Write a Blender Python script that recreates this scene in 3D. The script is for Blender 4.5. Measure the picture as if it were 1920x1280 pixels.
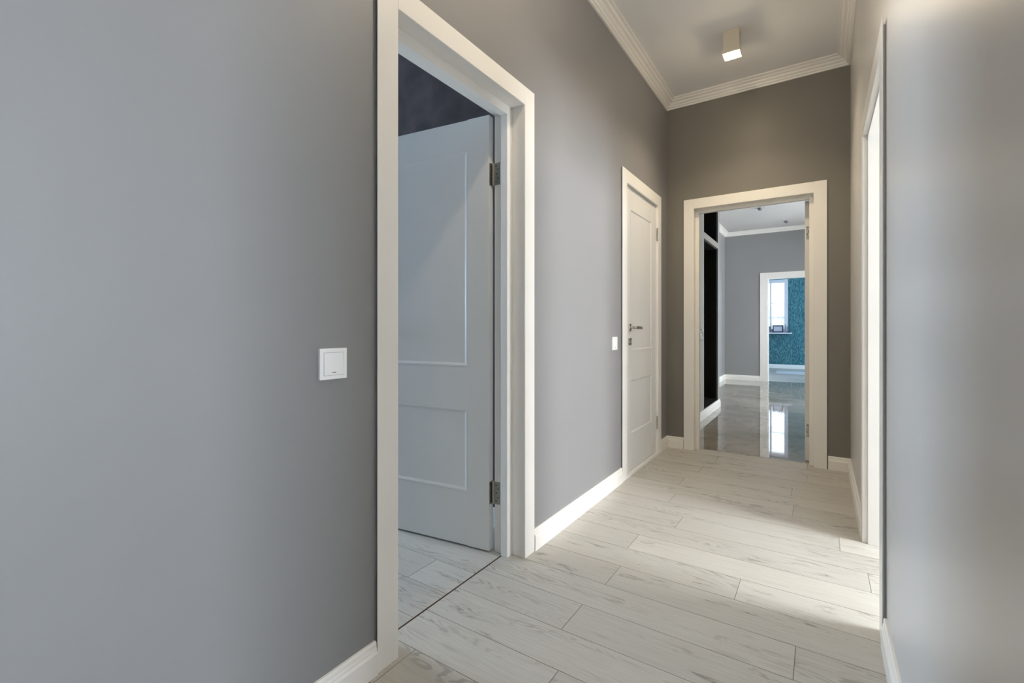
import bpy, bmesh, math, random
from mathutils import Vector, Matrix
random.seed(7)
for o in list(bpy.data.objects): bpy.data.objects.remove(o, do_unlink=True)
S = bpy.context.scene
C = S.collection

# ------------------------------------------------------------------ camera
H = 1.067
cd = bpy.data.cameras.new('camera'); cam = bpy.data.objects.new('camera', cd); C.objects.link(cam)
cd.sensor_width = 36.0; cd.sensor_fit = 'HORIZONTAL'
cd.lens = 871.0 / 1920.0 * 36.0
cd.shift_y = -26.0 / 1920.0
cd.clip_start = 0.02
cam.location = (0, 0, H)
cam.rotation_euler = (math.pi / 2, 0, math.atan(579 / 871.0))
S.camera = cam

# ------------------------------------------------------------------ view
S.view_settings.view_transform = 'Standard'
S.view_settings.look = 'None'
S.view_settings.exposure = 0.08
S.view_settings.gamma = 1.0
S.view_settings.use_curve_mapping = False

# ------------------------------------------------------------------ world (overcast daylight)
W = bpy.data.worlds.new('sky'); S.world = W; W.use_nodes = True
bg = W.node_tree.nodes['Background']
bg.inputs[0].default_value = (0.80, 0.90, 1.0, 1)
bg.inputs[1].default_value = 3.5

# ------------------------------------------------------------------ daylight entering through the windows
def area(name, loc, direction, sx, sy, power, col, spread=180):
    d = bpy.data.lights.new(name, 'AREA'); d.shape = 'RECTANGLE'; d.size = sx; d.size_y = sy
    d.energy = power; d.color = col; d.spread = math.radians(spread)
    o = bpy.data.objects.new(name, d); C.objects.link(o); o.location = loc
    v = Vector(direction)
    o.rotation_euler = v.to_track_quat('-Z', 'Y').to_euler()
    return o
def portal(name, loc, direction, sx, sy):
    o = area(name, loc, direction, sx, sy, 1, (1, 1, 1)); o.data.cycles.is_portal = True
    return o
# bright room on the right (two windows)
area('daylight_side_room', (3.30, 2.50, 1.45), (-1, 0, -0.12), 1.3, 1.5, 300, (0.93, 0.97, 1.0))
area('daylight_side_room_rear', (3.30, -0.18, 1.45), (-1, 0, -0.05), 1.15, 1.5, 165, (0.77, 0.88, 1.0))
# bedroom behind door 1
area('daylight_bedroom', (-4.95, 1.05, 1.40), (1, 0.02, -0.05), 1.5, 1.4, 145, (0.56, 0.765, 1.0))
# hall
area('daylight_hall', (2.55, 8.2, 1.45), (-1, 0, -0.05), 2.2, 1.5, 250, (0.91, 0.97, 1.0))
# teal room
area('daylight_teal_room', (3.05, 12.6, 1.5), (-1, 0.2, -0.1), 1.6, 1.4, 165, (0.46, 0.72, 1.0))
portal('sky_portal', (-1.305, 14.32, 1.64), (0, -1, 0), 1.2, 1.4)

# ------------------------------------------------------------------ materials
def new_mat(name):
    m = bpy.data.materials.new(name); m.use_nodes = True
    nt = m.node_tree; b = nt.nodes['Principled BSDF']
    return m, nt, b
def N(nt, t, **kw):
    n = nt.nodes.new(t)
    for k, v in kw.items(): setattr(n, k, v)
    return n
def L(nt, a, b): nt.links.new(a, b)
def rgb(r, g, b):
    f = lambda c: (c / 255) / 12.92 if c / 255 <= 0.04045 else ((c / 255 + 0.055) / 1.055) ** 2.4
    return (f(r), f(g), f(b), 1)

def paint(name, col, rough=0.5, spec=0.5, bump=0.02, scale=220.0, var=0.03, blot=1.3):
    m, nt, b = new_mat(name)
    tc = N(nt, 'ShaderNodeTexCoord')
    n1 = N(nt, 'ShaderNodeTexNoise'); n1.inputs['Scale'].default_value = blot; n1.inputs['Detail'].default_value = 3
    L(nt, tc.outputs['Object'], n1.inputs['Vector'])
    r = N(nt, 'ShaderNodeValToRGB')
    r.color_ramp.elements[0].position = 0.3; r.color_ramp.elements[1].position = 0.7
    r.color_ramp.elements[0].color = tuple(c * (1 - var) for c in col[:3]) + (1,)
    r.color_ramp.elements[1].color = tuple(min(1, c * (1 + var)) for c in col[:3]) + (1,)
    L(nt, n1.outputs['Fac'], r.inputs['Fac']); L(nt, r.outputs['Color'], b.inputs['Base Color'])
    b.inputs['Roughness'].default_value = rough
    b.inputs['Specular IOR Level'].default_value = spec
    if bump:
        n2 = N(nt, 'ShaderNodeTexNoise'); n2.inputs['Scale'].default_value = scale; n2.inputs['Detail'].default_value = 2
        L(nt, tc.outputs['Object'], n2.inputs['Vector'])
        bp = N(nt, 'ShaderNodeBump'); bp.inputs['Strength'].default_value = bump; bp.inputs['Distance'].default_value = 0.002
        L(nt, n2.outputs['Fac'], bp.inputs['Height']); L(nt, bp.outputs['Normal'], b.inputs['Normal'])
    return m

def metal(name, col, rough=0.25):
    m, nt, b = new_mat(name)
    tc = N(nt, 'ShaderNodeTexCoord'); n = N(nt, 'ShaderNodeTexNoise'); n.inputs['Scale'].default_value = 60
    L(nt, tc.outputs['Object'], n.inputs['Vector'])
    mr = N(nt, 'ShaderNodeMapRange'); mr.inputs['To Min'].default_value = rough * 0.8; mr.inputs['To Max'].default_value = rough * 1.2
    L(nt, n.outputs['Fac'], mr.inputs['Value']); L(nt, mr.outputs['Result'], b.inputs['Roughness'])
    b.inputs['Base Color'].default_value = col; b.inputs['Metallic'].default_value = 1
    return m

def plank_material(name, light, mid, dark, vein):
    m, nt, b = new_mat(name)
    geo = N(nt, 'ShaderNodeNewGeometry')
    at = N(nt, 'ShaderNodeAttribute'); at.attribute_name = 'plank'
    sc = N(nt, 'ShaderNodeVectorMath', operation='MULTIPLY'); sc.inputs[1].default_value = (37.0, 19.0, 11.0)
    L(nt, at.outputs['Color'], sc.inputs[0])
    ad = N(nt, 'ShaderNodeVectorMath', operation='ADD'); L(nt, geo.outputs['Position'], ad.inputs[0]); L(nt, sc.outputs[0], ad.inputs[1])
    def stretched(sx, sy, detail, rough=0.55, dist=0.0, off=0.0):
        mp = N(nt, 'ShaderNodeMapping'); mp.inputs['Scale'].default_value = (sx, sy, 1); mp.inputs['Location'].default_value = (off, off, 0)
        L(nt, ad.outputs[0], mp.inputs['Vector'])
        n = N(nt, 'ShaderNodeTexNoise'); n.inputs['Scale'].default_value = 1; n.inputs['Detail'].default_value = detail
        n.inputs['Roughness'].default_value = rough; n.inputs['Distortion'].default_value = dist
        L(nt, mp.outputs[0], n.inputs['Vector']); return n.outputs['Fac']
    def ramp(f, p0, p1, v0=0.0, v1=1.0):
        r = N(nt, 'ShaderNodeMapRange'); r.interpolation_type = 'SMOOTHSTEP'
        r.inputs['From Min'].default_value = p0; r.inputs['From Max'].default_value = p1
        r.inputs['To Min'].default_value = v0; r.inputs['To Max'].default_value = v1
        L(nt, f, r.inputs['Value']); return r.outputs['Result']
    def math2(op, a, c):
        n = N(nt, 'ShaderNodeMath', operation=op)
        for i, v in enumerate((a, c)):
            if isinstance(v, (int, float)): n.inputs[i].default_value = v
            else: L(nt, v, n.inputs[i])
        return n.outputs[0]
    # growth rings: contour lines of a stretched field, breaking into cathedral figures
    field = stretched(1.5, 7.5, 3.0, 0.45, 0.35)
    fine_f = stretched(14.0, 90.0, 3.0, 0.6)
    ringv = math2('ADD', math2('MULTIPLY', field, 150.0), math2('MULTIPLY', fine_f, 2.4))
    rings = ramp(math2('SINE', ringv, 0), 0.0, 0.95)
    patch = ramp(stretched(1.0, 6.5, 3.0, 0.6, 0.3, 5.3), 0.50, 0.66)
    ringmask = math2('MULTIPLY', rings, patch)
    # darker clouds in the middle of the figures and small knots
    cloud = ramp(stretched(5.5, 26.0, 5.0, 0.7, 0.6, 9.1), 0.54, 0.70)
    cloudm = math2('MULTIPLY', cloud, ramp(stretched(1.3, 7.0, 2.0, 0.5, 0.2, 2.2), 0.47, 0.60))
    # long fine streaks everywhere
    streak = ramp(stretched(5.0, 190.0, 6.0, 0.75), 0.38, 0.66)
    mix1 = N(nt, 'ShaderNodeMix', data_type='RGBA'); mix1.inputs['A'].default_value = light; mix1.inputs['B'].default_value = mid
    L(nt, math2('MULTIPLY', streak, 0.75), mix1.inputs['Factor'])
    mix2 = N(nt, 'ShaderNodeMix', data_type='RGBA'); mix2.inputs['B'].default_value = dark
    L(nt, mix1.outputs['Result'], mix2.inputs['A']); L(nt, math2('MULTIPLY', ringmask, 0.54), mix2.inputs['Factor'])
    mix3 = N(nt, 'ShaderNodeMix', data_type='RGBA'); mix3.inputs['B'].default_value = vein
    L(nt, mix2.outputs['Result'], mix3.inputs['A']); L(nt, math2('MULTIPLY', cloudm, 0.8), mix3.inputs['Factor'])
    # plank to plank tone
    sep = N(nt, 'ShaderNodeSeparateColor'); L(nt, at.outputs['Color'], sep.inputs[0])
    tone = N(nt, 'ShaderNodeMapRange'); tone.inputs['To Min'].default_value = 0.92; tone.inputs['To Max'].default_value = 1.05
    L(nt, sep.outputs['Green'], tone.inputs['Value'])
    mul = N(nt, 'ShaderNodeMix', data_type='RGBA', blend_type='MULTIPLY'); mul.inputs['Factor'].default_value = 1
    L(nt, mix3.outputs['Result'], mul.inputs['A']); L(nt, tone.outputs['Result'], mul.inputs['B'])
    L(nt, mul.outputs['Result'], b.inputs['Base Color'])
    b.inputs['Roughness'].default_value = 0.42; b.inputs['Specular IOR Level'].default_value = 0.4
    bp = N(nt, 'ShaderNodeBump'); bp.inputs['Strength'].default_value = 0.12; bp.inputs['Distance'].default_value = 0.0008
    L(nt, streak, bp.inputs['Height']); L(nt, bp.outputs['Normal'], b.inputs['Normal'])
    return m

def marble_tile(name):
    m, nt, b = new_mat(name)
    geo = N(nt, 'ShaderNodeNewGeometry')
    n1 = N(nt, 'ShaderNodeTexNoise'); n1.inputs['Scale'].default_value = 1.1; n1.inputs['Detail'].default_value = 6; n1.inputs['Distortion'].default_value = 0.8
    mp = N(nt, 'ShaderNodeMapping'); mp.inputs['Scale'].default_value = (1.0, 1.6, 1); mp.inputs['Rotation'].default_value = (0, 0, 0.6)
    L(nt, geo.outputs['Position'], mp.inputs['Vector']); L(nt, mp.outputs[0], n1.inputs['Vector'])
    r = N(nt, 'ShaderNodeValToRGB'); e = r.color_ramp.elements
    e[0].position = 0.30; e[0].color = rgb(150, 143, 132); e[1].position = 0.72; e[1].color = rgb(192, 186, 175)
    L(nt, n1.outputs['Fac'], r.inputs['Fac'])
    # veins
    n2 = N(nt, 'ShaderNodeTexNoise'); n2.inputs['Scale'].default_value = 1.4; n2.inputs['Detail'].default_value = 5; n2.inputs['Distortion'].default_value = 1.4
    mp2 = N(nt, 'ShaderNodeMapping'); mp2.inputs['Scale'].default_value = (1.2, 0.8, 1); mp2.inputs['Rotation'].default_value = (0, 0, -0.7)
    L(nt, geo.outputs['Position'], mp2.inputs['Vector']); L(nt, mp2.outputs[0], n2.inputs['Vector'])
    a = N(nt, 'ShaderNodeMath', operation='SUBTRACT'); L(nt, n2.outputs['Fac'], a.inputs[0]); a.inputs[1].default_value = 0.5
    ab = N(nt, 'ShaderNodeMath', operation='ABSOLUTE'); L(nt, a.outputs[0], ab.inputs[0])
    mr = N(nt, 'ShaderNodeMapRange'); mr.inputs['From Min'].default_value = 0.0; mr.inputs['From Max'].default_value = 0.022
    mr.inputs['To Min'].default_value = 0.36; mr.inputs['To Max'].default_value = 0.0
    L(nt, ab.outputs[0], mr.inputs['Value'])
    mx = N(nt, 'ShaderNodeMix', data_type='RGBA'); mx.inputs['B'].default_value = rgb(118, 108, 96)
    L(nt, mr.outputs['Result'], mx.inputs['Factor']); L(nt, r.outputs['Color'], mx.inputs['A'])
    L(nt, mx.outputs['Result'], b.inputs['Base Color'])
    b.inputs['Roughness'].default_value = 0.035; b.inputs['Specular IOR Level'].default_value = 0.75
    return m

def teal_paper(name):
    m, nt, b = new_mat(name)
    tc = N(nt, 'ShaderNodeTexCoord')
    mp = N(nt, 'ShaderNodeMapping'); mp.inputs['Scale'].default_value = (85, 85, 20)
    L(nt, tc.outputs['Object'], mp.inputs['Vector'])
    n = N(nt, 'ShaderNodeTexNoise'); n.inputs['Scale'].default_value = 1; n.inputs['Detail'].default_value = 3
    L(nt, mp.outputs[0], n.inputs['Vector'])
    r = N(nt, 'ShaderNodeValToRGB'); e = r.color_ramp.elements
    e[0].position = 0.38; e[0].color = rgb(30, 84, 98); e[1].position = 0.66; e[1].color = rgb(104, 150, 152)
    x = e.new(0.5); x.color = rgb(52, 112, 124)
    L(nt, n.outputs['Fac'], r.inputs['Fac']); L(nt, r.outputs['Color'], b.inputs['Base Color'])
    b.inputs['Roughness'].default_value = 0.6
    return m

def emit_mat(name, col, s):
    m, nt, b = new_mat(name)
    b.inputs['Base Color'].default_value = col; b.inputs['Emission Color'].default_value = col; b.inputs['Emission Strength'].default_value = s
    return m
def glass_mat(name, rough=0.0, tint=(1, 1, 1, 1)):
    m, nt, b = new_mat(name)
    # thin architectural pane: mostly clear with a mirror coat
    tr = N(nt, 'ShaderNodeBsdfTransparent'); tr.inputs[0].default_value = tint
    gl = N(nt, 'ShaderNodeBsdfGlossy'); gl.inputs['Roughness'].default_value = rough
    fr = N(nt, 'ShaderNodeFresnel'); fr.inputs['IOR'].default_value = 1.45
    mx = N(nt, 'ShaderNodeMixShader'); L(nt, fr.outputs[0], mx.inputs[0]); L(nt, tr.outputs[0], mx.inputs[1]); L(nt, gl.outputs[0], mx.inputs[2])
    L(nt, mx.outputs[0], nt.nodes['Material Output'].inputs['Surface'])
    return m

M = {}
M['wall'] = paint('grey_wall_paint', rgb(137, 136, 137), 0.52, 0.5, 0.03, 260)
M['wallr'] = paint('sheen_lightened_wall_paint', rgb(206, 204, 202), 0.34, 0.5, 0.03, 260)  # right wall: grazing sheen put into the base colour as a lighter grey
M['walle'] = paint('end_wall_paint', rgb(126, 122, 115), 0.42, 0.5, 0.03, 260)
M['hallwall'] = paint('grey_hall_paint', rgb(148, 148, 148), 0.42, 0.5, 0.03, 260)
M['slate'] = paint('dark_slate_wallpaper', rgb(74, 65, 66), 0.6, 0.4, 0.4, 38, 0.34, 9.0)
M['white'] = paint('white_lacquer', rgb(242, 239, 234), 0.32, 0.5, 0.0)
M['leaf'] = paint('white_door_enamel', rgb(228, 226, 222), 0.38, 0.5, 0.0)
M['ceil'] = paint('ceiling_white', rgb(236, 235, 234), 0.7, 0.3, 0.02, 180)
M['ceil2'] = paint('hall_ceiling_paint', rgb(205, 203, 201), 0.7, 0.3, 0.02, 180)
M['roomwall'] = paint('pale_side_room_paint', rgb(226, 223, 218), 0.6, 0.3, 0.0)
M['floor'] = plank_material('pale_ash_laminate', rgb(199, 196, 189), rgb(182, 178, 170), rgb(136, 130, 122), rgb(110, 104, 98))
M['groove'] = paint('laminate_groove', rgb(142, 134, 124), 0.7, 0.2, 0)
M['gap'] = paint('brown_expansion_gap', rgb(70, 48, 30), 0.8, 0.2, 0)
M['tile'] = marble_tile('polished_marble_tile')
M['grout'] = paint('tile_grout', rgb(120, 110, 98), 0.6, 0.3, 0)
M['teal'] = teal_paper('teal_wallpaper')
M['steel'] = metal('satin_steel', (0.52, 0.50, 0.46, 1), 0.28)
M['brass'] = metal('dull_nickel', (0.46, 0.43, 0.37, 1), 0.34)
M['dark'] = paint('dark_screw_hole', rgb(24, 22, 20), 0.6, 0.3, 0)
M['plastic'] = paint('white_switch_plastic', rgb(240, 239, 238), 0.25, 0.5, 0)
M['black'] = paint('black_laminate', rgb(24, 21, 19), 0.45, 0.5, 0, var=0.1)
M['wardrobe'] = paint('grey_wardrobe_board', rgb(158, 152, 142), 0.45, 0.5, 0)
M['pvc'] = paint('window_pvc', rgb(226, 226, 232), 0.3, 0.5, 0)
M['glass'] = glass_mat('window_glass')
M['crystal'] = glass_mat('clear_acrylic', 0.05, (1.0, 0.97, 0.9, 1))
M['lens'] = emit_mat('lit_lamp_lens', (1.0, 0.78, 0.48, 1), 60)
M['lamp'] = paint('satin_lamp_housing', rgb(214, 205, 188), 0.35, 0.5, 0)
M['navy'] = paint('dark_blue_plastic', rgb(52, 56, 78), 0.4, 0.5, 0)
M['greyobj'] = paint('grey_card', rgb(120, 122, 136), 0.5, 0.4, 0)
M['paper'] = paint('pale_print', rgb(196, 200, 210), 0.6, 0.3, 0)
M['fence'] = paint('white_fence_slats', rgb(236, 238, 240), 0.6, 0.3, 0)

# ------------------------------------------------------------------ mesh helpers
class MB:
    def __init__(s): s.bm = bmesh.new()
    def box(s, x0, x1, y0, y1, z0, z1, mi=0):
        if x0 > x1: x0, x1 = x1, x0
        if y0 > y1: y0, y1 = y1, y0
        if z0 > z1: z0, z1 = z1, z0
        v = [s.bm.verts.new(p) for p in ((x0,y0,z0),(x1,y0,z0),(x1,y1,z0),(x0,y1,z0),(x0,y0,z1),(x1,y0,z1),(x1,y1,z1),(x0,y1,z1))]
        for f in ((0,3,2,1),(4,5,6,7),(0,1,5,4),(1,2,6,5),(2,3,7,6),(3,0,4,7)):
            s.bm.faces.new([v[i] for i in f]).material_index = mi
        return v
    def prism(s, prof, a, b, out, up=Vector((0,0,1)), m0=0.0, m1=0.0, mi=0):
        """extrude profile [(out, up)...] from a to b; m0/m1 mitre the ends by out*m"""
        a = Vector(a); b = Vector(b); out = Vector(out); d = (b - a).normalized()
        r0 = [s.bm.verts.new(a + out*p + up*q + d*(m0*p)) for p, q in prof]
        r1 = [s.bm.verts.new(b + out*p + up*q - d*(m1*p)) for p, q in prof]
        n = len(prof)
        for i in range(n):
            j = (i+1) % n
            s.bm.faces.new((r0[i], r0[j], r1[j], r1[i])).material_index = mi
        s.bm.faces.new(r0).material_index = mi; s.bm.faces.new(r1[::-1]).material_index = mi
    def cyl(s, p, q, r, seg=20, mi=0, r2=None):
        p = Vector(p); q = Vector(q); d = q - p
        mat = Matrix.Translation((p+q)/2) @ d.to_track_quat('Z', 'Y').to_matrix().to_4x4()
        g = bmesh.ops.create_cone(s.bm, cap_ends=True, segments=seg, radius1=r, radius2=r if r2 is None else r2, depth=d.length, matrix=mat)
        for v in g['verts']:
            for f in v.link_faces: f.material_index = mi
    def build(s, name, mats, parent=None, bevel=0.0, smooth=False, seg=2, matrix=None):
        bmesh.ops.recalc_face_normals(s.bm, faces=s.bm.faces)
        me = bpy.data.meshes.new(name); s.bm.to_mesh(me); s.bm.free()
        if not isinstance(mats, (list, tuple)): mats = [mats]
        for m in mats: me.materials.append(m)
        o = bpy.data.objects.new(name, me); C.objects.link(o)
        if matrix is not None: o.matrix_world = matrix
        if parent: o.parent = parent; o.matrix_parent_inverse = Matrix()
        if bevel:
            bv = o.modifiers.new('edge', 'BEVEL'); bv.width = bevel; bv.segments = seg; bv.limit_method = 'ANGLE'; bv.angle_limit = math.radians(40)
            bv.harden_normals = False
        if smooth:
            for p in me.polygons: p.use_smooth = True
            try:
                me.set_sharp_from_angle(angle=math.radians(35))
            except Exception: pass
        return o
def struct(o): o['kind'] = 'structure'; return o
def tag(o, label, cat, group=None):
    o['label'] = label; o['category'] = cat
    if group: o['group'] = group
    return o
def empty(name, loc=(0,0,0)):
    o = bpy.data.objects.new(name, None); C.objects.link(o); o.location = loc; o.empty_display_size = 0.1
    return o
def child(mb, name, mats, root, **kw):
    """geometry given in world coordinates, parented to root (an Empty at root.location)"""
    bmesh.ops.translate(mb.bm, verts=mb.bm.verts, vec=-Vector(root.location))
    return mb.build(name, mats, root, **kw)

# ------------------------------------------------------------------ key planes
XL, XR = -1.15, 0.183          # corridor side walls
YE = 4.24                      # end wall of the corridor
YB = -1.6                      # behind the camera
ZC = 3.08                      # corridor ceiling
TL = 0.15                      # left wall thickness
TR = 0.16
D1 = (1.049, 1.821)            # door 1 opening in the left wall (between the casings)
D2 = (3.177, 3.937)
D3 = (-0.917, -0.046)          # door 3 opening in the end wall (x range)
D4 = (2.075, 2.888)            # cased opening in the right wall
D5 = (-1.15, 0.47)             # wide opening in the right wall beside the camera
HO = 2.097                     # opening height
YH = 4.375                     # hall side face of the end wall
HY = 10.48                     # far wall of the hall
HZ = 3.02                      # hall ceiling
TY = 14.10                     # teal wall

# ------------------------------------------------------------------ walls
def wall_x(name, x0, x1, y0, y1, z1, openings, mat, inner=None):
    mb = MB(); y = y0
    for (a, b, za, zb) in sorted(openings):
        mb.box(x0, x1, y, a, 0, z1)
        if za > 0: mb.box(x0, x1, a, b, 0, za)
        mb.box(x0, x1, a, b, zb, z1); y = b
    mb.box(x0, x1, y, y1, 0, z1)
    return struct(mb.build(name, mat))
def wall_y(name, y0, y1, x0, x1, z1, openings, mat):
    mb = MB(); x = x0
    for (a, b, za, zb) in sorted(openings):
        mb.box(x, a, y0, y1, 0, z1)
        if za > 0: mb.box(a, b, y0, y1, 0, za)
        mb.box(a, b, y0, y1, zb, z1); x = b
    mb.box(x, x1, y0, y1, 0, z1)
    return struct(mb.build(name, mat))
e = 0.012
wall_x('wall_left', XL-TL, XL, YB, YE, ZC+0.1, [(D1[0]-e, D1[1]+e, 0, HO+e), (D2[0]-e, D2[1]+e, 0, HO+e)], M['wall'])
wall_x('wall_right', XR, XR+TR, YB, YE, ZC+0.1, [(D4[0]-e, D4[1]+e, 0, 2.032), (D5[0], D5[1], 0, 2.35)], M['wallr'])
wall_y('wall_end', YE, YH, -1.9, 2.7, ZC+0.1, [(D3[0]-e, D3[1]+e, 0, HO+e)], M['walle'])
wall_y('wall_back', YB-0.12, YB, -1.3, 0.343, ZC+0.1, [], M['wall'])
mb = MB(); mb.box(XL-TL, XR+TR, YB-0.12, YE, ZC, ZC+0.12); struct(mb.build('ceiling', M['ceil']))

# bedroom behind door 1
wall_y('wall_bedroom_far', 2.03, 2.13, -5.0, XL-TL, 2.95, [], M['slate'])
wall_y('wall_bedroom_near', -1.7, -1.6, -5.0, XL-TL, 2.95, [], M['slate'])
wall_x('wall_bedroom_window', -5.0, -4.85, -1.7, 2.13, 2.95, [(0.30, 1.80, 0.7, 2.1)], M['slate'])
mb = MB(); mb.box(-5.0, XL-TL, -1.7, 2.13, 2.85, 2.95); struct(mb.build('ceiling_bedroom', M['ceil']))
# side room on the right
wall_x('wall_side_room_window', 3.2, 3.35, -1.8, 4.24, 3.1, [(-0.82, 0.46, 0.7, 2.2), (1.85, 3.15, 0.7, 2.2)], M['roomwall'])
wall_y('wall_side_room_near', -1.8, -1.7, XR+TR, 3.3, 3.1, [], M['roomwall'])
mb = MB(); mb.box(XR+TR, 3.35, -1.8, YE, 3.0, 3.1); struct(mb.build('ceiling_side_room', M['ceil']))
# hall
wall_y('wall_hall_far', HY, HY+0.12, -1.9, 2.7, HZ+0.1, [(-0.89, 0.0, 0, 2.052)], M['hallwall'])
mb = MB(); mb.box(-1.78, -1.66, YH, HY, 0, HZ+0.1); struct(mb.build('wall_hall_left', M['hallwall']))
wall_x('wall_hall_right', 2.4, 2.55, YH, HY, HZ+0.1, [(7.1, 9.3, 0.7, 2.2)], M['hallwall'])
mb = MB(); mb.box(-1.78, 2.55, YH, HY+0.12, HZ, HZ+0.12); struct(mb.build('ceiling_hall', M['ceil2']))
# teal room
WX = (-1.90, -0.708); WZ = (0.942, 2.335)
wall_y('wall_teal', TY, TY+0.22, -3.0, 3.0, 3.0, [(WX[0], WX[1], WZ[0], WZ[1])], M['teal'])
wall_x('wall_teal_room_left', -3.1, -3.0, HY+0.12, TY+0.22, 3.0, [], M['hallwall'])
wall_x('wall_teal_room_right', 3.0, 3.12, HY+0.12, TY+0.22, 3.0, [(11.8, 13.4, 0.8, 2.2)], M['hallwall'])
mb = MB(); mb.box(-3.1, 3.12, HY+0.10, TY+0.22, 2.9, 3.0); struct(mb.build('ceiling_teal_room', M['ceil']))

# ------------------------------------------------------------------ plank floors
def plank_floor(name, x0, x1, y0, y1, first, pitch, joints, length=1.38, ztop=0.0, cut=None):
    bm = bmesh.new(); col = bm.loops.layers.color.new('plank'); g = 0.0011; dz = 0.0014
    rnd = random.Random(len(name) * 31 + 5)
    k0 = int(math.floor((y0 - first) / pitch)) - 1
    k1 = int(math.ceil((y1 - first) / pitch)) + 1
    for k in range(k0, k1):
        ya, yb = first + k*pitch, first + (k+1)*pitch
        ya, yb = max(ya, y0), min(yb, y1)
        if yb - ya < 0.004: continue
        j = joints.get(k, rnd.uniform(-1.3, 0.1))
        xs = [x0]; t = j - math.ceil((j - x0) / length) * length
        while t < x1:
            if t > x0 + 0.03 and t < x1 - 0.03: xs.append(t)
            t += length
        xs.append(x1)
        for xa, xb in zip(xs[:-1], xs[1:]):
            c = (rnd.random(), rnd.random(), rnd.random(), 1)
            o = [bm.verts.new(p) for p in ((xa,ya,ztop-dz),(xb,ya,ztop-dz),(xb,yb,ztop-dz),(xa,yb,ztop-dz))]
            i = [bm.verts.new(p) for p in ((xa+g,ya+g,ztop),(xb-g,ya+g,ztop),(xb-g,yb-g,ztop),(xa+g,yb-g,ztop))]
            fs = [bm.faces.new(i)]
            for a in range(4):
                b = (a+1) % 4
                f = bm.faces.new((o[a], o[b], i[b], i[a])); f.material_index = 1; fs.append(f)
            for f in fs:
                for lp in f.loops: lp[col] = c
    # slab below
    v = [bm.verts.new(p) for p in ((x0,y0,ztop-dz-0.0005),(x1,y0,ztop-dz-0.0005),(x1,y1,ztop-dz-0.0005),(x0,y1,ztop-dz-0.0005),(x0,y0,ztop-0.08),(x1,y0,ztop-0.08),(x1,y1,ztop-0.08),(x0,y1,ztop-0.08))]
    for f in ((0,1,2,3),(4,7,6,5),(0,4,5,1),(1,5,6,2),(2,6,7,3),(3,7,4,0)):
        bm.faces.new([v[i] for i in f]).material_index = 1
    me = bpy.data.meshes.new(name); bm.to_mesh(me); bm.free()
    me.materials.append(M['floor']); me.materials.append(M['groove'])
    o = bpy.data.objects.new(name, me); C.objects.link(o); return struct(o)
J = {-3:-1.13, -2:-1.12, -1:-0.68, 0:-1.215, 1:-0.765, 2:-0.07, 3:-0.746, 4:-0.283, 5:-0.78, 6:-1.21, 7:-0.648, 8:0.077, 9:-0.777, 10:-0.135, 11:-0.805, 12:-0.158, 13:-0.752, 14:-0.082, 15:-0.70}
plank_floor('floor', -1.243, 0.35, YB, 4.33, 1.285, 0.179, J)
plank_floor('floor_side_room', 0.35, 3.3, -1.8, YE, 1.285, 0.179, {})
plank_floor('floor_bedroom', -5.0, -1.249, -1.7, 2.13, 1.590, 0.183, {-1: -1.472})
plank_floor('floor_teal_room', -3.0, 3.0, 10.60, TY+0.1, 10.6, 0.179, {})
mb = MB(); mb.box(-1.249, -1.243, 1.0, 1.86, -0.02, -0.0010); struct(mb.build('trim_floor_gap', M['gap']))

# tiled hall floor
mb = MB(); g = 0.0012
x_seams = [-1.66] + [-0.435 + 0.6*k for k in range(-1, 6) if -1.66 < -0.435+0.6*k < 2.38] + [2.4]
y_seams = [4.334, 4.48, 5.68, 6.88, 8.08, 9.28, HY+0.115]
for xa, xb in zip(x_seams[:-1], x_seams[1:]):
    for ya, yb in zip(y_seams[:-1], y_seams[1:]):
        mb.box(xa+g, xb-g, ya+g, yb-g, -0.02, 0.0)
mb.box(-1.78, 2.5, 4.334, 10.6, -0.08, -0.0015, 1)
struct(mb.build('floor_hall', [M['tile'], M['grout']]))
mb = MB(); mb.box(-0.92, -0.04, 4.327, 4.337, -0.01, 0.002); struct(mb.build('trim_threshold', M['steel']))

# ------------------------------------------------------------------ baseboards and cornices
BB = [(0,0),(0.0165,0),(0.0165,0.066),(0.0145,0.0705),(0.0115,0.0725),(0.0115,0.079),(0.0095,0.083),(0.0095,0.0945),(0.0065,0.1005),(0,0.1005)]
def base(name, a, b, out, m0=0, m1=0, mat=None):
    mb = MB(); mb.prism(BB, a, b, out, m0=m0, m1=m1); return struct(mb.build(name, mat or M['white']))
CW = 0.085
cg = 0.0025
base('baseboard_left', (XL, YB, 0), (XL, D1[0]-CW-cg, 0), (1,0,0))
base('baseboard_left', (XL, D1[1]+CW+cg, 0), (XL, D2[0]-CW-cg, 0), (1,0,0))
base('baseboard_left', (XL, D2[1]+CW+cg, 0), (XL, YE, 0), (1,0,0), 0, 1)
base('baseboard_end', (XL, YE, 0), (D3[0]-CW-cg, YE, 0), (0,-1,0), 1, 0)
base('baseboard_end', (D3[1]+CW+cg+0.004, YE, 0), (XR, YE, 0), (0,-1,0), 0, 1)
base('baseboard_right', (XR, D4[1]+CW-0.012, 0), (XR, YE, 0), (-1,0,0), 0, 1)
base('baseboard_right', (XR, D5[1]+0.01, 0), (XR, D4[0]-0.1, 0), (-1,0,0))
base('baseboard_bedroom', (-4.85, 2.03, 0), (XL-TL, 2.03, 0), (0,-1,0))
base('baseboard_hall', (-1.66, 6.83, 0), (-1.66, HY, 0), (1,0,0), 0, 1)
base('baseboard_hall_far', (-1.66, HY, 0), (-1.012-cg, HY, 0), (0,-1,0), 1, 0)
base('baseboard_teal_room', (-3.0, TY, 0), (3.0, TY, 0), (0,-1,0))
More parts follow.
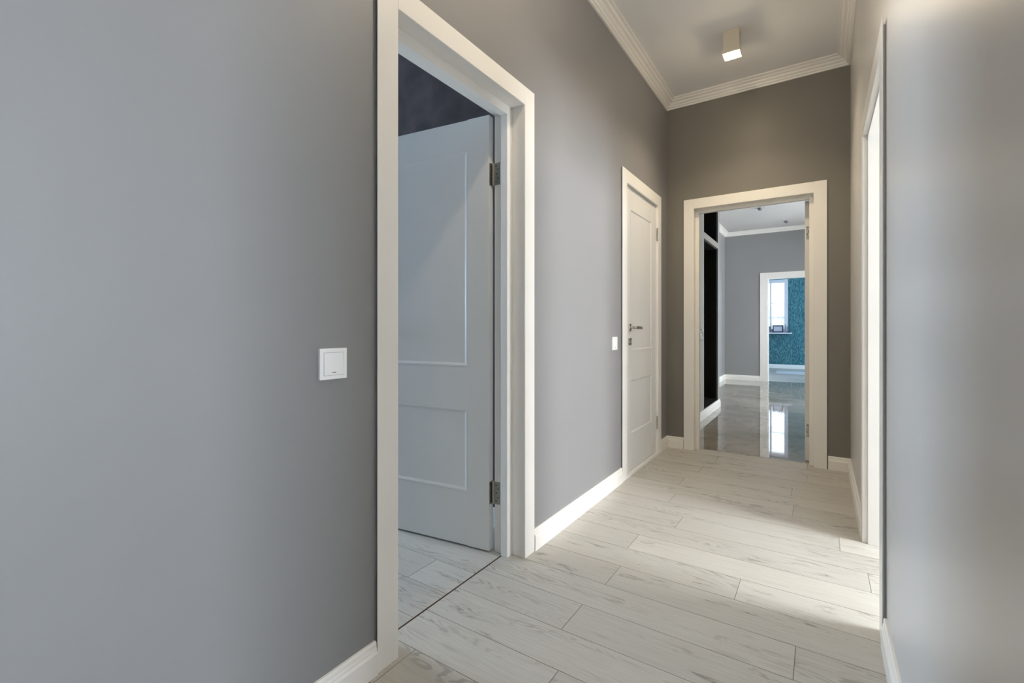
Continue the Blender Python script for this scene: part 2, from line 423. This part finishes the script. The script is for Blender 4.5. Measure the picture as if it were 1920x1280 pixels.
base('baseboard_side_room', (3.2, -1.7, 0), (3.2, YE, 0), (-1,0,0))
CO = [(0,0),(0.012,0),(0.014,0.010),(0.024,0.014),(0.027,0.026),(0.040,0.032),(0.044,0.044),(0.062,0.050),(0.068,0.060),(0.084,0.063),(0.084,0.080),(0,0.080)]
def cornice(name, a, b, out, zc, m0, m1):
    mb = MB(); sc = [(p, q-0.080+zc) for p, q in CO]; mb.prism(sc, a, b, out, m0=m0, m1=m1); return struct(mb.build(name, M['white']))
z = ZC + 0.006
cornice('trim_cornice_left', (XL, YB, 0), (XL, YE, 0), (1,0,0), z, 1, 1)
cornice('trim_cornice_right', (XR, YB, 0), (XR, YE, 0), (-1,0,0), z, 1, 1)
cornice('trim_cornice_end', (XL, YE, 0), (XR, YE, 0), (0,-1,0), z, 1, 1)
cornice('trim_cornice_hall_left', (-1.66, 6.9, 0), (-1.66, HY, 0), (1,0,0), HZ+.005, 0, 1)
cornice('trim_cornice_hall_far', (-1.66, HY, 0), (2.4, HY, 0), (0,-1,0), HZ+.005, 1, 0)

# ------------------------------------------------------------------ doors
class DF:
    """maps (u, v, z) boxes of a door frame to the world. u along the wall, v = depth into the wall (negative sticks out)."""
    def __init__(s, kind, face): s.kind, s.face = kind, face
    def box(s, mb, u0, u1, v0, v1, z0, z1, mi=0):
        if s.kind == 'left': mb.box(s.face - v0, s.face - v1, u0, u1, z0, z1, mi)
        elif s.kind == 'right': mb.box(s.face + v0, s.face + v1, u0, u1, z0, z1, mi)
        else: mb.box(u0, u1, s.face + v0, s.face + v1, z0, z1, mi)
    def pt(s, u, v, z):
        if s.kind == 'left': return Vector((s.face - v, u, z))
        if s.kind == 'right': return Vector((s.face + v, u, z))
        return Vector((u, s.face + v, z))
def casing(df, root, u0, u1, top, cw=CW, pr=0.012, board=0.0035, back=None, name='casing', ov=0.0):
    """thin telescopic boards standing proud of the wall on a narrower backing"""
    mb = MB(); j = 0.0006
    vf, vb = -pr, -pr+board
    q = 0.0015
    df.box(mb, u0-cw, u0-q, vf, vb, 0, top+cw)
    df.box(mb, u1+q, u1+cw, vf, vb, 0, top+cw)
    df.box(mb, u0-q+j, u1+q-j, vf, vb, top+q, top+cw)
    i = 0.016
    df.box(mb, u0-cw+i, u0-0.004, vb-0.0005, 0.001, 0, top+cw-i)
    df.box(mb, u1+0.004, u1+cw-i, vb-0.0005, 0.001, 0, top+cw-i)
    df.box(mb, u0-0.004, u1+0.004, vb-0.0005, 0.001, top+0.004, top+cw-i)
    return child(mb, name, M['white'], root, bevel=0.0008)
def jamb(df, root, u0, u1, top, ext, stop_v, end_v, stop=0.041, reb=0.021, pr=0.012, sill=False):
    """extension board, then the frame: stop (stop) and rebate (reb)"""
    mb = MB(); t = 0.0105
    df.box(mb, u0-t, u0, -pr+0.0016, ext, 0, top+t); df.box(mb, u1, u1+t, -pr+0.0016, ext, 0, top+t)
    df.box(mb, u0, u1, -pr+0.0016, ext, top, top+t)
    e1 = child(mb, 'jamb_extension', M['white'], root, bevel=0.0008)
    mb = MB(); s = stop; r = reb; z1 = top+t
    df.box(mb, u0-t, u0+s, ext, stop_v, 0, z1); df.box(mb, u1-s, u1+t, ext, stop_v, 0, z1)
    df.box(mb, u0+s, u1-s, ext, stop_v, top-s, z1)
    df.box(mb, u0-t, u0+r, stop_v, end_v, 0, z1); df.box(mb, u1-r, u1+t, stop_v, end_v, 0, z1)
    df.box(mb, u0+r, u1-r, stop_v, end_v, top-r, z1)
    return child(mb, 'door_frame', M['white'], root, bevel=0.0012)
def leaf_mesh(w, h, t):
    """panelled leaf, local: x 0..w from the hinge edge, y 0..t thickness (y=0 and y=t are faces), z 0..h"""
    mb = MB(); st = 0.118; rails = [(0, 0.262), (0.665, 0.868), (h-0.150, h)]
    mb.box(0, st, 0, t, 0, h); mb.box(w-st, w, 0, t, 0, h)
    i = 0.0025
    for a, b in rails: mb.box(st, w-st, i*0.5, t-i*0.5, a if a else 0.002, b if b < h else h-0.002)
    return mb, st, rails
def bead(mb, x0, x1, z0, z1, yf, sgn, wd=0.022, hgt=0.0048):
    """moulded bead around a panel, face plane y = yf, sgn = outward direction"""
    prof = [(0,-0.010),(0, 0.0008),(wd*0.25, 0.0016),(wd*0.5, 0.0002),(wd*0.7,-0.0026),(wd,-hgt),(wd,-0.010)]
    ring = []
    for (px, pz, dx, dz) in ((x0,z0,1,1),(x1,z0,-1,1),(x1,z1,-1,-1),(x0,z1,1,-1)):
        ring.append([mb.bm.verts.new((px+dx*p, yf+sgn*q, pz+dz*p)) for p, q in prof])
    n = len(prof)
    for a in range(4):
        b = (a+1) % 4
        for k in range(n-1):
            mb.bm.faces.new((ring[a][k], ring[b][k], ring[b][k+1], ring[a][k+1]))
def make_leaf(root, w, h, t, matrix, mat):
    mb, st, rails = leaf_mesh(w, h, t)
    lf = mb.build('door_leaf', mat, None, bevel=0.0015)
    mb = MB()
    for (a, b) in ((rails[0][1], rails[1][0]), (rails[1][1], rails[2][0])):
        mb.box(st, w-st, 0.0055, t-0.0055, a, b)
        bead(mb, st, w-st, a, b, 0.0012, -1); bead(mb, st, w-st, a, b, t-0.0012, 1)
    pn = mb.build('door_panel', mat, lf)
    lf.parent = root
    lf.matrix_basis = Matrix.Translation(-Vector(root.location)) @ matrix
    return lf
def hinge(parent, name, p, ax_u, ax_v, hgt=0.10, wl=0.03, wr=0.03, knr=0.0065, mat=None, matrix=None, nl=None, nr=None):
    """butt hinge: knuckle at p (vertical), two plates leaving along unit vectors ax_u / ax_v"""
    mb = MB(); p = Vector(p); z0 = p.z - hgt/2
    for k in range(5):
        a = z0 + hgt*k/5 + 0.0006; b = z0 + hgt*(k+1)/5 - 0.0006
        mb.cyl((p.x, p.y, a), (p.x, p.y, b), knr, 16)
    mb.cyl((p.x, p.y, z0-0.003), (p.x, p.y, z0), knr*0.8, 12, r2=knr); mb.cyl((p.x, p.y, z0+hgt), (p.x, p.y, z0+hgt+0.003), knr, 12, r2=knr*0.8)
    for ax, wd, nn in ((ax_u, wl, nl), (ax_v, wr, nr)):
        if wd <= 0: continue
        ax = Vector(ax).normalized(); n = Vector(nn).normalized()
        q0 = p; q1 = p + ax*wd
        vs = []
        for q in (q0, q1):
            for s in (-0.0012, 0.0012):
                for zz in (z0, z0+hgt): vs.append(mb.bm.verts.new((q + n*s).to_3d() + Vector((0,0,zz-q.z))))
        f = lambda *i: mb.bm.faces.new([vs[k] for k in i])
        f(0,1,3,2); f(4,6,7,5); f(0,4,5,1); f(2,3,7,6); f(0,2,6,4); f(1,5,7,3)
        for k, (uu, zz) in enumerate(((0.45,0.14),(0.72,0.30),(0.5,0.5),(0.72,0.70),(0.45,0.86))):
            c = p + ax*(wd*uu)
            c.z = z0 + hgt*zz
            mb.cyl(c + n*0.0011, c + n*0.0016, 0.0032, 12, 1)
            mb.cyl(c - n*0.0016, c - n*0.0011, 0.0032, 12, 1)
    o = mb.build(name, [mat or M['brass'], M['dark']], parent)
    return o

# ---- door 1 (open into the bedroom)
d1 = empty('door_1', (XL, (D1[0]+D1[1])/2, 0)); struct(d1)
df = DF('left', XL)
casing(df, d1, D1[0], D1[1], HO)
jamb(df, d1, D1[0], D1[1], HO, 0.060, 0.096, 0.146)
df_b = DF('right', XL-TL)          # bedroom side casing
mb = MB()
for a, b in ((D1[0]-CW, D1[0]-0.0), (D1[1]+0.012, D1[1]+CW)):
    mb.box(XL-TL-0.010, XL-TL, a, b, 0, HO+CW)
mb.box(XL-TL-0.010, XL-TL, D1[0], D1[1]+0.012, HO+0.0, HO+CW)
child(mb, 'casing_bedroom', M['white'], d1, bevel=0.001)
LW, LH, LT = 0.726, 2.068, 0.040
A = Vector((-1.3095, 1.773, 0.008))
ddir = Vector((-0.9921, -0.125, 0)).normalized()
nrm = Vector((-0.125, 0.9921, 0)).normalized()
mat = Matrix((( ddir.x, nrm.x, 0, A.x), (ddir.y, nrm.y, 0, A.y), (0,0,1,A.z), (0,0,0,1)))
lf1 = make_leaf(d1, LW, LH, LT, mat, M['leaf'])
def local_of(lf_mat, p): return lf_mat.inverted() @ Vector(p)
for zz in (1.797, 0.281):
    # knuckle at the corner between the leaf edge and the frame rebate
    pw = Vector((-1.3035, 1.7985, zz + 0.0))
    hg = hinge(None, 'hinge', pw, (-nrm).to_tuple(), (1, 0.0, 0), 0.105, 0.0, 0.040, nl=(1,0,0), nr=(0,1,0))
    hg.parent = d1; hg.matrix_basis = Matrix.Translation(-Vector(d1.location))
    mb = MB()                      # plate let into the hinge edge of the leaf
    mb.box(-0.0016, 0.0006, 0.003, 0.034, zz-A.z-0.0525, zz-A.z+0.0525)
    for k, (uu, vv) in enumerate(((0.35,0.14),(0.7,0.32),(0.35,0.5),(0.7,0.68),(0.35,0.86))):
        c = Vector((-0.0016, 0.003+0.031*uu, zz-A.z-0.0525+0.105*vv)); mb.cyl(c, c+Vector((-0.0006,0,0)), 0.003, 12, 1)
    mb.build('hinge_plate', [M['brass'], M['dark']], lf1)
def lever_set(lf, x, z, yf, sgn, dirx, keyhole=True):
    """square rose with lever plus a square privacy rose below, leaf-local coordinates"""
    mb = MB(); q = 0.026
    mb.box(x-q, x+q, yf, yf+sgn*0.008, z-q, z+q)
    mb.cyl((x, yf, z), (x, yf+sgn*0.045, z), 0.010, 20)
    mb.prism([(-0.010,-0.006),(0.010,-0.006),(0.010,0.006),(-0.010,0.006)], (x-dirx*0.010, yf+sgn*0.050, z), (x+dirx*0.125, yf+sgn*0.050, z-0.004), (0,0,1), up=Vector((0,sgn,0)))
    mb.build('lever_handle', M['steel'], lf, bevel=0.0025, seg=3)
    mb = MB()
    mb.box(x-q, x+q, yf, yf+sgn*0.008, z-0.102-q, z-0.102+q)
    mb.cyl((x, yf+sgn*0.008, z-0.102), (x, yf+sgn*0.011, z-0.102), 0.013, 20)
    mb.box(x-0.002, x+0.002, yf+sgn*0.0105, yf+sgn*0.0175, z-0.102-0.010, z-0.102+0.010)
    mb.build('turn_knob', M['steel'], lf, bevel=0.0012)
lever_set(lf1, LW-0.055, 1.055, 0.0, -1, -1)
lever_set(lf1, LW-0.055, 1.055, LT, 1, -1)

# ---- door 2 (closed, hinges towards the end wall)
d2 = empty('door_2', (XL, (D2[0]+D2[1])/2, 0)); struct(d2)
casing(df, d2, D2[0], D2[1], HO)
mb = MB(); t = 0.0105
df.box(mb, D2[0]-t, D2[0]+0.006, -0.011, 0.14, 0, HO+t); df.box(mb, D2[1]-0.006, D2[1]+t, -0.011, 0.14, 0, HO+t)
df.box(mb, D2[0], D2[1], -0.011, 0.14, HO-0.006, HO+t)
df.box(mb, D2[0], D2[0]+0.022, 0.052, 0.14, 0, HO); df.box(mb, D2[1]-0.022, D2[1], 0.052, 0.14, 0, HO); df.box(mb, D2[0], D2[1], 0.052, 0.14, HO-0.022, HO)
df.box(mb, D2[0]+0.006, D2[1]-0.006, -0.012, 0.14, 0.0, 0.020)
child(mb, 'door_frame', M['white'], d2, bevel=0.0008)
w2 = D2[1]-D2[0]-0.012-0.006
# local x from the hinge edge towards -Y, local y into the wall (-X)
m2 = Matrix(((0, -1, 0, XL-0.006), (-1, 0, 0, D2[1]-0.009), (0, 0, 1, 0.024), (0,0,0,1)))
lf2 = make_leaf(d2, w2, HO-0.006-0.024-0.0045, 0.040, m2, M['leaf'])
lever_set(lf2, w2-0.070-0.022, 1.045, 0.0, -1, -1)
for zz in (1.850, 0.272):
    hg = hinge(None, 'hinge', (XL+0.006, D2[1]-0.0075, zz), (0,1,0), (0,-1,0), 0.105, 0.0, 0.0, 0.0065, mat=M['steel'], nl=(1,0,0), nr=(1,0,0))
    hg.parent = d2; hg.matrix_basis = Matrix.Translation(-Vector(d2.location))

# ---- door 3 (open into the hall)
d3 = empty('door_3', ((D3[0]+D3[1])/2, YE, 0)); struct(d3)
dfe = DF('end', YE)
casing(dfe, d3, D3[0], D3[1], HO)
jamb(dfe, d3, D3[0], D3[1], HO, 0.050, 0.090, 0.130, stop=0.030, reb=0.014)
mb = MB()
mb.box(D3[0]-CW, D3[0]+0.004, YH, YH+0.010, 0, HO+CW); mb.box(D3[1]+0.0, D3[1]+CW, YH, YH+0.010, 0, HO+CW); mb.box(D3[0]+0.004, D3[1], YH, YH+0.010, HO, HO+CW)
child(mb, 'casing_hall', M['white'], d3, bevel=0.001)
# leaf: local x from hinge edge along +Y, local y towards +X (thickness)
m3 = Matrix(((0, 1, 0, -0.106), (1, 0, 0, 4.378), (0, 0, 1, 0.008), (0,0,0,1)))
lf3 = make_leaf(d3, 0.824, 2.066, 0.040, m3, M['leaf'])
for zz in (1.821, 0.249):
    mb = MB(); z0 = zz-0.008-0.0525
    mb.box(-0.0016, 0.0006, 0.009, 0.0385, z0, z0+0.105)
    for uu, vv in ((0.72,0.12),(0.3,0.38),(0.68,0.62),(0.3,0.9)):
        c = Vector((-0.0016, 0.009+0.0295*uu, z0+0.105*vv)); mb.cyl(c, c+Vector((-0.0006,0,0)), 0.0035, 12, 1)
    mb.cyl((0.004, 0.0435, z0), (0.004, 0.0435, z0+0.105), 0.006, 16)
    mb.build('hinge', [M['steel'], M['dark']], lf3)
lever_set(lf3, 0.824-0.055, 1.045, 0.040, 1, -1)

# ---- door 4: cased opening on the right
d4 = empty('door_4', (XR, (D4[0]+D4[1])/2, 0)); struct(d4)
dfr = DF('right', XR)
T4 = 2.020
casing(dfr, d4, D4[0], D4[1], T4, cw=0.088)
mb = MB()
dfr.box(mb, D4[0]-0.0105, D4[0], -0.011, 0.165, 0, T4+0.010); dfr.box(mb, D4[1], D4[1]+0.0105, -0.011, 0.165, 0, T4+0.010)
dfr.box(mb, D4[0], D4[1], -0.011, 0.165, T4, T4+0.010)
child(mb, 'jamb_extension', M['white'], d4, bevel=0.0008)
mb = MB()
dfr.box(mb, D4[0], D4[0]+0.012, 0.010, 0.165, 0, T4); dfr.box(mb, D4[1]-0.012, D4[1], 0.010, 0.165, 0, T4)
dfr.box(mb, D4[0]+0.012, D4[1]-0.012, 0.010, 0.165, T4-0.012, T4)
child(mb, 'door_frame', M['white'], d4, bevel=0.0012)

# ---- door 5: cased opening from the hall to the teal room
d5 = empty('door_5', (-0.45, HY, 0)); struct(d5)
dff = DF('end', HY)
mb = MB()
for a, b in ((-1.012, -0.89+0.012), (0.0-0.012, 0.11)): dff.box(mb, a, b, -0.014, 0.0, 0, 2.155)
dff.box(mb, -0.878, -0.012, -0.014, 0.0, 2.040, 2.155)
child(mb, 'casing', M['white'], d5, bevel=0.001)
mb = MB()
dff.box(mb, -0.905, -0.865, 0.0, 0.12, 0, 2.06); dff.box(mb, -0.025, 0.015, 0.0, 0.12, 0, 2.06); dff.box(mb, -0.865, -0.025, 0.0, 0.12, 2.03, 2.06)
child(mb, 'door_frame', M['white'], d5, bevel=0.001)

# ------------------------------------------------------------------ windows
def simple_window(name, kind, face, u0, u1, z0, z1, depth, mull=None, fw=0.07):
    r = empty(name); struct(r)
    d = DF(kind, face)
    r.location = d.pt((u0+u1)/2, depth, z0)
    mb = MB(); t = 0.06
    d.box(mb, u0, u0+fw, depth, depth+t, z0, z1); d.box(mb, u1-fw, u1, depth, depth+t, z0, z1)
    d.box(mb, u0+fw, u1-fw, depth, depth+t, z0, z0+fw); d.box(mb, u0+fw, u1-fw, depth, depth+t, z1-fw, z1)
    for m in (mull or []): d.box(mb, m-0.02, m+0.02, depth, depth+t, z0+fw, z1-fw)
    child(mb, 'window_frame', M['pvc'], r, bevel=0.003)
    mb = MB(); d.box(mb, u0+fw*0.9, u1-fw*0.9, depth+t*0.45, depth+t*0.55, z0+fw*0.9, z1-fw*0.9)
    child(mb, 'pane', M['glass'], r)
    return r, d
# window of the teal room, seen through both doorways
w1, dw = simple_window('window_1', 'end', TY, WX[0], WX[1], WZ[0], WZ[1], 0.004, [-1.110], 0.09)
mb = MB(); mb.box(-1.135, -0.80, TY+0.020, TY+0.045, 1.705, 1.722); mb.box(-1.81, -1.085, TY+0.020, TY+0.045, 1.62, 1.632)
child(mb, 'glazing_bar', M['pvc'], w1)
mb = MB(); mb.box(-1.98, -0.624, TY-0.20, TY+0.004, 0.905, 0.940); child(mb, 'window_sill', M['pvc'], w1, bevel=0.006)
simple_window('window_2', 'right', 3.2, 1.85, 3.15, 0.7, 2.2, 0.03, [2.5])
simple_window('window_3', 'right', 3.2, -0.82, 0.46, 0.7, 2.2, 0.03, [-0.18])
simple_window('window_4', 'left', -4.85, 0.30, 1.80, 0.7, 2.1, 0.03, [1.05])
simple_window('window_5', 'right', 2.4, 7.1, 9.3, 0.7, 2.2, 0.03, [8.2])
simple_window('window_6', 'right', 3.0, 11.8, 13.4, 0.8, 2.2, 0.03, [12.6])

# ------------------------------------------------------------------ fence outside the far window
fz = empty('fence', (-1.2, 17.4, 0.0))
mb = MB()
for k in range(46): mb.box(-4.2+k*0.13, -4.2+k*0.13+0.11, 17.42, 17.44, 0.05, 1.72)
child(mb, 'slat_panel', M['fence'], fz)
mb = MB(); mb.box(-4.2, 1.8, 17.38, 17.42, 1.40, 1.425); mb.box(-4.2, 1.8, 17.38, 17.42, 0.5, 0.53)
child(mb, 'rail', M['paper'], fz)
for k in range(12):
    mb = MB(); x = -3.6+k*0.42; mb.box(x, x+0.025, 17.345, 17.38, -0.1, 1.74); child(mb, 'post', M['paper'], fz)
tag(fz, 'pale slatted garden fence seen through the far window', 'fence')
mb = MB(); mb.box(-9, 9, TY+0.22, 22, -0.25, -0.1); struct(mb.build('ground', paint('pale_paving', rgb(200, 200, 196), 0.8, 0.2, 0)))

# ------------------------------------------------------------------ built-in wardrobe in the hall
wr = empty('built_in_wardrobe', (-1.40, 5.6, 0))
X0, X1 = -1.66, -1.15; Y0, Y1 = YH+0.012, 6.83
mb = MB(); mb.box(X0, X1, Y0, 5.83, 0.0, HZ); child(mb, 'side_panel', M['wardrobe'], wr, bevel=0.001)
mb = MB(); mb.box(X0, X1, 6.72, Y1, 0.0, HZ); child(mb, 'side_panel', M['hallwall'], wr, bevel=0.001)
mb = MB(); mb.box(X0, X1, 5.83, 6.72, 2.125, 2.20); s_ = child(mb, 'shelf', M['wardrobe'], wr, bevel=0.001)
mb = MB(); mb.box(X0, X0+0.012, 5.83, 6.72, 0.115, HZ-0.02); mb.box(X0, X1-0.020, 5.83, 5.836, 0.115, 2.125); mb.box(X0, X1-0.020, 6.714, 6.72, 0.115, 2.125)
mb.box(X0, X1-0.02, 5.83, 5.836, 2.20, HZ-0.02); mb.box(X0, X1-0.02, 6.714, 6.72, 2.20, HZ-0.02); mb.box(X0, X1-0.02, 5.83, 6.72, HZ-0.02, HZ)
mb.box(X0, X1-0.02, 5.836, 6.714, 2.115, 2.1245)
child(mb, 'back_panel', M['black'], wr)
mb = MB(); mb.box(X0, X1, 5.83, 6.72, 0.0, 0.108); child(mb, 'base_panel', M['black'], wr)
mb = MB(); mb.prism(BB, (X1, Y0, 0), (X1, Y1, 0), (1,0,0)); child(mb, 'plinth', M['white'], wr)
mb = MB()
mb.box(X1, X1+0.004, 5.64, 5.78, 0.900, 1.015)
mb.cyl((X1+0.003, 5.71, 0.985), (X1+0.008, 5.71, 0.985), 0.020, 20); mb.box(X1+0.003, X1+0.007, 5.697, 5.723, 0.915, 0.985)
child(mb, 'lock_plate', M['steel'], wr, bevel=0.001)
mb = MB(); mb.cyl((X1, 5.645, 1.044), (X1+0.014, 5.645, 1.044), 0.008, 16); mb.box(X1+0.010, X1+0.018, 5.635, 5.700, 1.036, 1.052)
child(mb, 'handle', M['steel'], wr, bevel=0.001)
tag(wr, 'grey built-in wardrobe with an open black interior beyond the end doorway', 'wardrobe')

# ------------------------------------------------------------------ light switches
def light_switch(y, zc, label):
    sw = empty('light_switch', (XL, y, zc))
    mb = MB(); h = 0.0435
    mb.box(0, 0.0095, -h, h, -h, h); p = mb.build('switch_plate', M['plastic'], sw, bevel=0.0016, seg=3)
    mb = MB(); r = 0.0315
    mb.box(0.0090, 0.0098, -r-0.0007, r+0.0007, -r-0.0007, r+0.0007); mb.build('seam', M['greyobj'], sw)
    mb = MB()
    v = mb.box(0.009, 0.0112, -r, r, -r, r)
    for q in v:
        if q.co.x > 0.011 and q.co.z > 0: q.co.x -= 0.0008
    rk = mb.build('rocker', M['plastic'], sw, bevel=0.0008)
    mb = MB(); mb.box(0.0109, 0.0114, -0.0065, 0.0065, -0.0245, -0.0228); mb.build('marker', M['dark'], rk)
    tag(sw, label, 'light switch', 'square white light switches')
    return sw
light_switch(0.811, 0.9655, 'large square white rocker switch on grey wall left of the open door')
light_switch(2.957, 0.962, 'small narrow-looking white rocker switch beside the closed white door')

# ------------------------------------------------------------------ ceiling spotlights
def spotlight(x, y, label, power, beam, col):
    sp = empty('ceiling_spotlight', (x, y, ZC))
    h = 0.050; b = 0.130
    mb = MB(); mb.box(-h, h, -h, h, -b, -0.0); mb.build('lamp_housing', M['lamp'], sp, bevel=0.002)
    mb = MB()
    o_, i_ = 0.054, 0.047
    for (x0, x1, y0, y1) in ((-o_, o_, -o_, -i_), (-o_, o_, i_, o_), (-o_, -i_, -i_, i_), (i_, o_, -i_, i_)):
        mb.box(x0, x1, y0, y1, -b-0.022, -b+0.004)
    mb.build('diffuser_rim', M['lamp'], sp, bevel=0.001)
    mb = MB(); mb.cyl((0, 0, -b-0.004), (0, 0, -b+0.001), 0.032, 32); mb.build('lamp_lens', M['lens'], sp)
    d = bpy.data.lights.new('lamp_light', 'POINT'); d.energy = power; d.color = col; d.shadow_soft_size = 0.03
    lo = bpy.data.objects.new('lamp_light', d); C.objects.link(lo); lo.parent = sp; lo.location = (0, 0, -b-0.045)
    if beam:
        d = bpy.data.lights.new('lamp_beam', 'SPOT'); d.energy = beam; d.color = col; d.shadow_soft_size = 0.03
        d.spot_size = math.radians(130); d.spot_blend = 1.0
        bo = bpy.data.objects.new('lamp_beam', d); C.objects.link(bo); bo.parent = sp; bo.location = (0, 0, -b-0.03)
    tag(sp, label, 'spotlight', 'corridor ceiling spotlights')
    return sp
spotlight(-0.505, 3.48, 'lit square ceiling spotlight near the end of the corridor', 3, 52, (1.0, 0.83, 0.58))
spotlight(-0.515, 1.45, 'lit square ceiling spotlight in front of the open door', 20, 5, (1.0, 0.86, 0.66))

def downlight(x, y, label):
    dl = empty('downlight', (x, y, HZ))
    mb = MB(); mb.cyl((0,0,-0.012), (0,0,0), 0.045, 28); mb.build('ring', M['steel'], dl, bevel=0.002)
    mb = MB(); mb.cyl((0,0,-0.040), (0,0,-0.012), 0.028, 24); mb.build('lamp_holder', M['greyobj'], dl, bevel=0.002)
    tag(dl, label, 'downlight', 'unlit ceiling downlights in the hall')
downlight(-0.827, 8.55, 'small unlit downlight on the hall ceiling nearest the doorway')
downlight(-0.523, 9.85, 'small unlit downlight on the hall ceiling near the far wall')

# ------------------------------------------------------------------ things on the far window sill
ZS = 0.940; YS = TY-0.09
def sill_thing(name, label, cat, x, parts):
    r = empty(name, (x, YS, ZS))
    for nm, mt, fn in parts:
        mb = MB(); fn(mb); mb.build(nm, M[mt], r, bevel=0.002)
    return tag(r, label, cat)
sill_thing('picture_frame', 'dark framed pale picture leaning on the far window sill', 'picture frame', -0.935, [
    ('frame', 'navy', lambda m: (m.box(-0.125, -0.100, -0.015, 0.015, 0, 0.19), m.box(0.100, 0.125, -0.015, 0.015, 0, 0.19), m.box(-0.100, 0.100, -0.015, 0.015, 0, 0.028), m.box(-0.100, 0.100, -0.015, 0.015, 0.160, 0.19), m.box(-0.1, 0.1, 0.004, 0.014, 0.028, 0.160))),
    ('print', 'paper', lambda m: m.box(-0.100, 0.100, -0.006, 0.004, 0.028, 0.160))])
sill_thing('storage_box', 'grey lidded box at the casing end of the far window sill', 'box', -1.155, [
    ('body', 'greyobj', lambda m: m.box(-0.045, 0.045, -0.04, 0.04, 0, 0.135)), ('lid', 'navy', lambda m: m.box(-0.048, 0.048, -0.043, 0.043, 0.135, 0.155))])
def bottle(label, x, h, r=0.018, y=0.0):
    b = empty('bottle', (x, YS+y, ZS))
    mb = MB(); mb.cyl((0,0,0), (0,0,h*0.72), r, 20); mb.cyl((0,0,h*0.72), (0,0,h*0.82), r, 20, r2=r*0.5); mb.build('body', M['greyobj'], b, smooth=True)
    mb = MB(); mb.cyl((0,0,h*0.82), (0,0,h), r*0.55, 16); mb.build('cap', M['navy'], b)
    tag(b, label, 'bottle', 'bottles on the far window sill')
bottle('taller slim grey bottle just right of the framed picture on the sill', -0.772, 0.215, 0.014)
bottle('shorter slim grey bottle on the sill, last before the window edge', -0.728, 0.165, 0.013)
r = empty('tray', (-0.60, YS, ZS)); r.location.x = -0.69
mb = MB(); mb.box(-0.06, 0.055, -0.075, -0.025, 0, 0.012); mb.box(-0.06, 0.055, -0.075, -0.070, 0.012, 0.02); mb.box(-0.06, 0.055, -0.030, -0.025, 0.012, 0.02); mb.box(-0.06, -0.055, -0.070, -0.030, 0.012, 0.02); mb.box(0.05, 0.055, -0.070, -0.030, 0.012, 0.02)
mb.build('tray_body', M['navy'], r); tag(r, 'small flat dark tray on the right part of the far window sill', 'tray')

# white board on the teal room floor
bd = MB(); bd.box(-0.88, 0.45, 12.25, 12.98, 0.004, 0.022)
o = bd.build('board', M['pvc'], bevel=0.001); tag(o, 'flat white board lying on the floor of the teal room', 'board')
